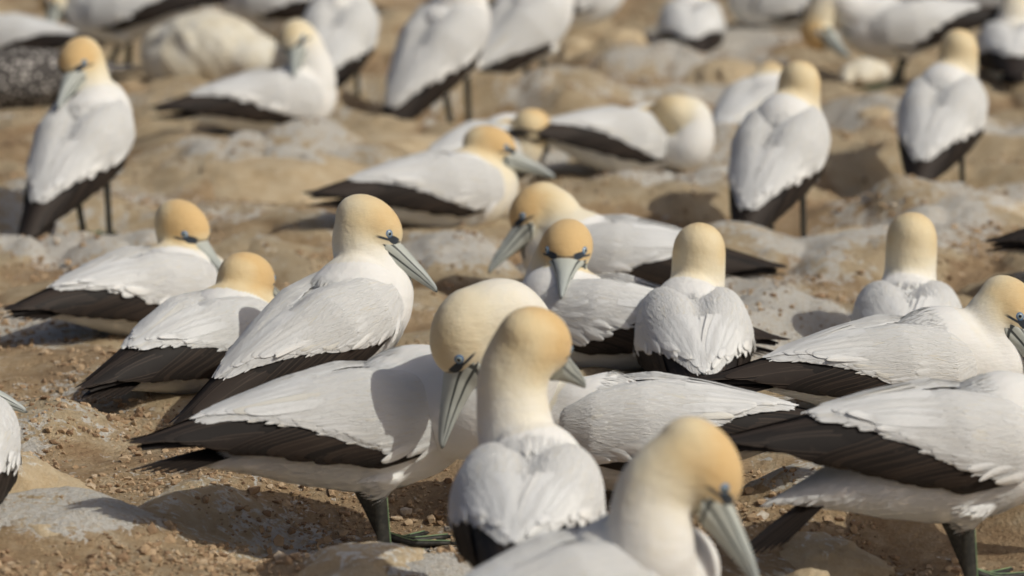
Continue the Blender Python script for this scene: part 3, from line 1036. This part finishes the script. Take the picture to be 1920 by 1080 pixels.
def lumps(x, y, cell, seed):
    """rounded lumps of dried mud on a jittered lattice: height 0..1, and one random number per lump"""
    gx = x / cell + 0.5 * (fbm(x * 5, y * 5, 2, seed) - .5); gy = y / cell + 0.5 * (fbm(x * 5 + 9, y * 5, 2, seed + 1) - .5)
    ix = np.floor(gx).astype(np.int64); iy = np.floor(gy).astype(np.int64)
    best = np.zeros_like(gx); rnd = np.zeros_like(gx)
    for di in (-1, 0, 1):
        for dj in (-1, 0, 1):
            jx = ix + di; jy = iy + dj
            cx = jx + .15 + .7 * hash2(jx, jy, seed + 2); cy = jy + .15 + .7 * hash2(jx, jy, seed + 3)
            r = .34 + .42 * hash2(jx, jy, seed + 4); k = hash2(jx, jy, seed + 5)
            d2 = ((gx - cx) ** 2 + (gy - cy) ** 2) / (r * r)
            v = np.clip(1 - d2, 0, 1) ** 0.8 * (0.35 + 0.65 * k)
            m = v > best
            best = np.where(m, v, best); rnd = np.where(m, hash2(jx, jy, seed + 6), rnd)
    return best, rnd


def terrain(x, y):
    """height, crust, guano"""
    h = 0.035 * (fbm(x * 2.3, y * 2.3, 3, 3) - 0.5) * 2
    cr = 0.25 + 0.9 * (fbm(x * 1.7 + 9, y * 1.7, 3, 41) - 0.45)
    gu = 0.13 + 0.95 * np.clip(fbm(x * 1.9 + 3, y * 1.9, 3, 77) - 0.52, 0, 1) * 2
    wob = 1 + 0.55 * (fbm(x * 6, y * 6, 3, 21) - 0.5)
    for (mx, my, r, hh, g) in MW:
        d = np.hypot(x - mx, y - my) / r * wob
        w = sstep(1.25, 0.35, d)
        h = h + hh * w * (1 - 0.5 * np.clip(h / .1, 0, 1))
        cr = np.maximum(cr, w * 0.95)
        ring = np.exp(-((d - 0.62) / 0.30) ** 2)
        gu = gu + g * (0.75 * w + 0.45 * ring)
    L1, R1 = lumps(x, y, 0.36, 300)
    L2, R2 = lumps(x, y, 0.15, 400)
    amp = 0.25 + 0.75 * sstep(6.2, 8.2, y + 0.9 * x)
    h = h + amp * (0.060 * L1 + 0.020 * L2 * (0.4 + 0.6 * np.clip(L1 * 2, 0, 1))) - 0.02 * amp
    cr = np.maximum(cr * (0.5 + 0.5 * (1 - amp)), amp * sstep(0.05, 0.5, L1) * 0.95)
    gu = gu + amp * (0.50 * np.clip(R1 - 0.50, 0, 1) * sstep(0.08, 0.7, L1) + 0.22 * np.clip(R2 - 0.5, 0, 1) * 2 * sstep(.1, .6, L2))
    for (px_, py_, pz, r) in PADS:
        d = np.hypot(x - px_, y - py_) / r
        w = sstep(1.9, 0.7, d)
        h = h * (1 - w) + np.minimum(h, pz) * w
    for (nx, ny, nz, r) in NESTS:
        d = np.hypot(x - nx, y - ny) / r * (1 + 0.35 * (wob - 1))
        w = sstep(1.75, 0.80, d)
        h = h * (1 - w) + nz * w
        cr = np.maximum(cr, w * 0.9)
        ring = np.exp(-((d - 1.3) / 0.30) ** 2)
        gu = gu + ring * 0.30
    fine = 0.012 * (fbm(x * 14, y * 14, 4, 8, 0.6) - 0.5) + 0.0045 * np.abs(fbm(x * 60, y * 60, 2, 19) - 0.5) * 2 * (1 - 0.6 * np.clip(cr, 0, 1))
    ridg = 0.014 * (1 - np.abs(fbm(x * 8 + 4, y * 8, 3, 55) - 0.5) * 4) * np.clip(cr, 0, 1)
    return h + fine + ridg * 0.6, np.clip(cr, 0, 1.2), np.clip(gu, 0, 1.1)


def ground_z(x, y):
    return float(terrain(np.array([x]), np.array([y]))[0][0])


# standing birds keep the ground under their feet near the level their legs need
xs = np.concatenate([-np.geomspace(400, 2.75, 22), np.linspace(-2.7, 2.7, 430), np.geomspace(2.75, 400, 22)])
ys = np.concatenate([-np.geomspace(60, 0.5, 10), np.linspace(0, 5.0, 24), np.linspace(5.03, 9.0, 330), np.linspace(9.02, 16.2, 350), np.geomspace(16.4, 900, 34)])
X, Y = np.meshgrid(xs, ys)
Hh, Cr, Gu = terrain(X.ravel(), Y.ravel())
far = sstep(18, 60, np.hypot(X.ravel(), Y.ravel()))
Hh = Hh * (1 - far)
i = np.arange(X.size).reshape(X.shape)
q = np.stack([i[:-1, :-1], i[:-1, 1:], i[1:, 1:], i[1:, :-1]], -1).reshape(-1, 4)
gm = np_mesh("ground", np.stack([X.ravel(), Y.ravel(), Hh], 1), q)
attr(gm, "crust", Cr); attr(gm, "guano", Gu)
tag(link("ground", gm, M_GROUND), kind="structure")

# ------------------------------------------------------------------ settle the birds, grow legs
def make_leg(root, hip, foot, fwd, sc, gzf):
    """tarsus from the thigh to the ground with a webbed foot; all in root space"""
    mb = MB()
    hip = np.array(hip); foot = np.array(foot)
    ank = foot + np.array([-0.012, 0, 0.014]) * sc
    knee = hip + np.array([0.0, 0, 0.0])
    pts = [knee + (ank - knee) * t for t in np.linspace(0, 1, 9)]
    rad = [(.0085 * sc, .0125 * sc)] + [(.0072 * sc, .0115 * sc)] * 2 + [(.0066 * sc, .0105 * sc)] * 4 + [(.0075 * sc, .0105 * sc), (.009 * sc, .011 * sc)]
    mb.tube(path_tube(pts, rad, 12))
    leg = link("leg", mb.mesh("leg"), M_LEG, root)
    # foot: three long toes joined by a web, the fourth turned inward
    fb = MB(); lb = MB()
    toes = []
    for ang, L in ((0.50, .082), (0.05, .095), (-0.42, .088)):
        n = 8
        s = np.linspace(0, 1, n)
        d = np.array([math.cos(ang), math.sin(ang), 0])
        p = ank[None] * (1 - s[:, None]) + (foot + d * L * sc)[None] * s[:, None]
        p[:, 2] = foot[2] + (ank[2] - foot[2]) * np.clip(1 - s * 2.2, 0, 1) ** 1.3 + 0.006 * sc
        toes.append(p)
        fb.tube(path_tube(p, [(.0075 * sc * (1 - .45 * t), .0065 * sc * (1 - .5 * t)) for t in s], 8))
        claw = np.array([p[-1], p[-1] + d * .008 * sc + [0, 0, -.001], p[-1] + d * .014 * sc - [0, 0, .005 * sc]])
        fb.tube(path_tube(claw, [.0034 * sc, .0026 * sc, .0006], 6))
        lp = p + np.array([0, 0, .0066 * sc]) * (1 - .4 * s[:, None])
        lb.tube(path_tube(lp, [.0010 * sc] * n, 6))
    for a_, b_ in ((0, 1), (1, 2)):
        g1, g2 = toes[a_], toes[b_]
        m = np.linspace(0, 1, 6)
        P = g1[:, None] * (1 - m[None, :, None]) + g2[:, None] * m[None, :, None]
        pull = np.sin(m * math.pi)[None, :, None] * (np.linspace(0, 1, len(g1)) ** 3)[:, None, None] * 0.20
        P = P * (1 - pull) + ank * pull
        P[..., 2] = np.minimum(P[..., 2], (g1[:, None, 2] + g2[:, None, 2]) / 2) - .0015
        fb.grid(P); fb.grid((P - np.array([0, 0, .0018]))[:, ::-1])
    hind = np.array([ank, ank + np.array([-.012, -.010, -.006]) * sc, ank + np.array([-.020, -.022, -.012]) * sc])
    fb.tube(path_tube(hind, [.005 * sc, .004 * sc, .001], 6))
    front = np.array([k_ + np.array([.0115 * sc, 0, 0]) for k_ in pts[1:]])
    lb.tube(path_tube(front, [.0010 * sc] * len(front), 6))
    ft = link("foot", fb.mesh("foot"), M_LEG, leg)
    link("toe_line", lb.mesh("toe_line"), M_LINE, ft)


for (root, parts, C, sit, sc, tb, pt) in REST:
    gz = ground_z(C.x, C.y)
    root.location.z = gz
    dz = C.z - gz
    for p in parts:
        if p.parent == root:
            p.location.z += dz
    if not sit:
        print("STAND centre height", round(dz, 3), root["label"][:50])
        yw = root.rotation_euler.z
        for sd_ in (1, -1):
            th = tb([-0.01, sd_ * 0.050, -0.075]) + np.array([0, 0, dz - 0.026 * sc])
            ft = th + np.array([0.030 * sc + (0.035 if sd_ > 0 else -0.012), sd_ * 0.004, 0])
            wx = root.location.x + math.cos(yw) * ft[0] - math.sin(yw) * ft[1]
            wy = root.location.y + math.sin(yw) * ft[0] + math.cos(yw) * ft[1]
            ft[2] = ground_z(wx, wy) - gz
            if th[2] - ft[2] > 0.02:
                make_leg(root, th, ft, None, sc, 0)

# ------------------------------------------------------------------ chicks
def chick(label, px, py, gy, scale, yaw):
    D = depth_of(gy); C = at(px, py, D)
    mb = MB(); R = random.Random(int(px))
    S = scale
    for (c, r) in (((0, 0, .0), (.17, .12, .105)), ((-.10, .0, -.01), (.10, .095, .085)), ((.12, .01, -.015), (.09, .085, .075)), ((.17, .055, -.045), (.062, .050, .048)), ((.04, .09, -.03), (.09, .05, .06)), ((-.04, -.09, -.03), (.10, .045, .06))):
        mb.tube(ellipsoid(np.array(c) * S, np.array(r) * S, None, 20, 12))
    me = voxel_mesh("down", mb, .009 * S, 5)
    V = co_of(me)
    nn = np.zeros(len(V) * 3, dtype=np.float32); me.vertices.foreach_get("normal", nn); nn = nn.reshape(-1, 3)
    k = 26 / S
    nz = fbm(V[:, 0] * k + V[:, 2] * k * .7, V[:, 1] * k + V[:, 2] * k * .4, 3, 5) - .5
    V = V + nn * nz[:, None] * .014 * S
    me.vertices.foreach_set("co", V.astype(np.float32).ravel())
    root = bpy.data.objects.new("gannet_chick", None); COL.objects.link(root)
    root.empty_display_size = .1
    gz = ground_z(C.x, C.y)
    root.location = (C.x, C.y, gz); root.rotation_euler.z = math.radians(yaw)
    tag(root, label, "chick", "downy chicks in the colony")
    b = link("body", me, M_DOWN, root)
    low = V[:, 2].min()
    dz = C.z - gz
    b.location.z = dz
    print("CHICK base above ground", round(dz + low, 3))
    bb = MB()
    s = np.linspace(0, 1, 8)
    p = np.stack([.205 + s * .06, .075 + s * .035, -.050 - s * .022], 1) * S
    bb.tube(path_tube(p, [(.017 * S * (1 - .9 * t), .015 * S * (1 - .88 * t)) for t in s], 10))
    bl = link("bill", bb.mesh("bill"), M_JUVB, root); bl.location.z = dz
    for dy in (-1, 1):
        eb = MB(); eb.tube(ellipsoid(np.array([.200 - .006 * dy, .062 + .036 * dy, -.034]) * S, np.array([.007] * 3) * S, None, 10, 8))
        eo = link("eye", eb.mesh("eye"), M_PUPIL, root); eo.location.z = dz


chick("large fluffy cream chick lying between the top left birds", 392, 98, 166, 1.22, -35)
chick("small white chick under the bowed golden head of the gannet at the top", 1622, 134, 172, 0.40, 200)

# ------------------------------------------------------------------ boulders of dried mud and stone
def boulder(name, label, cat, px, py, wpx, hpx, seed, guano, group, crust=0.85, depth=None):
    """px,py = middle of its foot line; wpx,hpx its size in the photo"""
    D = depth_of(py if depth is None else depth); s = FPX / D
    P = at(px, py, D)
    W = wpx / s; Ht = hpx / s
    n, m = 72, 44
    a = np.arange(n) / n * 2 * math.pi
    th = np.linspace(0.001, math.pi - 0.001, m)
    d = np.stack([np.sin(th)[:, None] * np.cos(a), np.sin(th)[:, None] * np.sin(a), np.repeat(np.cos(th)[:, None], n, 1)], -1)
    o = seed * 3.7
    nz = lambda k, sd: fbm(d[..., 0] * k + o + d[..., 2] * k * .8, d[..., 1] * k + o * .5 - d[..., 2] * k * .6, 4, sd) - .5
    r = 1 + 0.42 * nz(1.3, seed) + 0.15 * nz(4, seed + 5) + 0.06 * nz(12, seed + 9) - 0.05 * np.abs(nz(3, seed + 3)) * 4
    V = d * r[..., None] * np.array([W / 2, W / 2 * 0.85, Ht])
    flat = V[..., 2] > Ht * .72
    V[..., :2] *= (1 + 0.55 * sstep(Ht * .55, -Ht * .35, V[..., 2]))[..., None]
    V[..., 2] = np.where(flat, Ht * .72 + (V[..., 2] - Ht * .72) * .5, V[..., 2])
    mb = MB(); mb.tube(V)
    me = mb.mesh(name)
    VV = np.concatenate(mb.v)
    gu = guano * (0.35 + 0.65 * np.clip(VV[:, 2] / (Ht + 1e-6), 0, 1))
    attr(me, "crust", np.full(len(VV), crust)); attr(me, "guano", gu)
    ob = link(name, me, M_ROCK)
    gz = ground_z(P.x, P.y)
    ob.location = (P.x, P.y, min(P.z, gz) - 0.01)
    ob.rotation_euler.z = seed * 1.3
    tag(ob, label, cat, group)
    print("BOULDER", label[:40], "pz-gz", round(P.z - gz, 3))


GB = "boulders and mud lumps between the nests"
boulder("boulder", "rounded tan boulder at the top right of centre, under the partly cut grey flank", "boulder", 1170, 108, 122, 70, 3, .1, GB)
boulder("boulder", "pale cream boulder at top centre beside the sloping white belly", "boulder", 1078, 120, 74, 66, 5, .35, GB)
boulder("boulder", "tan block of dried mud below the bird bowing over a chick", "boulder", 1645, 245, 110, 62, 8, .15, GB)
boulder("mud_mound", "white-streaked mud mound at the lower left edge", "mound", 85, 1010, 300, 75, 11, .42, GB)
boulder("mud_mound", "smooth brown mud mound at the left edge under the grey bill tip", "mound", -10, 925, 330, 105, 14, .5, GB)
boulder("mud_mound", "low white-crusted mound at the bottom in front of the webbed feet", "mound", 690, 1070, 270, 70, 17, .62, GB)
boulder("mud_mound", "low tan mound under the feet of the big bird at the right edge", "mound", 1790, 1085, 260, 52, 20, .22, GB)
boulder("stone", "small pale stone at the bottom edge right of the nearest bill", "stone", 1520, 1085, 100, 36, 23, .2, GB)
boulder("mud_mound", "ridge of white-crusted mud behind the tail tip at lower right", "mound", 1540, 1000, 190, 62, 26, .5, GB)
boulder("mud_mound", "streaked nest pedestal in front of the bird with pale bent head", "mound", 530, 335, 330, 58, 29, .40, GB)
boulder("mud_mound", "tan mud lump between the two upright birds at top centre and the sleeping bird", "mound", 985, 215, 250, 42, 31, .2, GB)
boulder("mud_mound", "tan mud lump below the black tail of the upright bird at top centre", "mound", 760, 285, 200, 48, 34, .12, GB)
boulder("mud_mound", "pale mud shelf at upper right left of the thin dark legs", "mound", 1640, 445, 300, 40, 37, .35, GB)
boulder("mud_mound", "white-splashed mud shelf at the right edge below the thin-legged bird", "mound", 1830, 400, 240, 46, 40, .75, GB)
boulder("mud_mound", "broad tan mound behind the tall standing bird with orange nape", "mound", 1370, 160, 190, 70, 43, .25, GB)

# ------------------------------------------------------------------ clods and grit
ico = np.array([(0, 0, 1), (.894, 0, .447), (.276, .851, .447), (-.724, .526, .447), (-.724, -.526, .447), (.276, -.851, .447),
                (.724, .526, -.447), (-.276, .851, -.447), (-.894, 0, -.447), (-.276, -.851, -.447), (.724, -.526, -.447), (0, 0, -1)])
icf = np.array([(0, 1, 2), (0, 2, 3), (0, 3, 4), (0, 4, 5), (0, 5, 1), (1, 6, 2), (2, 7, 3), (3, 8, 4), (4, 9, 5), (5, 10, 1),
                (6, 7, 2), (7, 8, 3), (8, 9, 4), (9, 10, 5), (10, 6, 1), (11, 7, 6), (11, 8, 7), (11, 9, 8), (11, 10, 9), (11, 6, 10)])
N = 42000
yy = 5.5 + 8.5 * rng.random(N * 3) ** 1.7
xx = (rng.random(N * 3) - .5) * 2 * (0.16 * yy + 0.1)
cl = fbm(xx * 5, yy * 5, 3, 91)
_, crk, _ = terrain(xx, yy)
keep = rng.random(N * 3) < sstep(0.40, 0.62, cl) * (1 - 0.75 * np.clip(crk, 0, 1))
xx, yy = xx[keep][:N], yy[keep][:N]
n = len(xx)
hz, _, _ = terrain(xx, yy)
size = 0.0014 + 0.0070 * rng.random(n) ** 7 + 0.0026 * rng.random(n)
V = ico[None] * (1 + 0.9 * (rng.random((n, 12, 1)) - .5)) * (0.7 + 0.6 * rng.random((n, 1, 3))) * size[:, None, None]
V[..., 2] *= 0.75
V = V + np.stack([xx, yy, hz + size * 0.25], 1)[:, None]
F = (icf[None] + (np.arange(n) * 12)[:, None, None]).reshape(-1, 3)
cm = np_mesh("dirt_clods", V.reshape(-1, 3), F, False)
attr(cm, "fr", np.repeat(rng.random(n), 12))
tag(link("dirt_clods", cm, M_CLOD), kind="stuff")
print("clods", n)
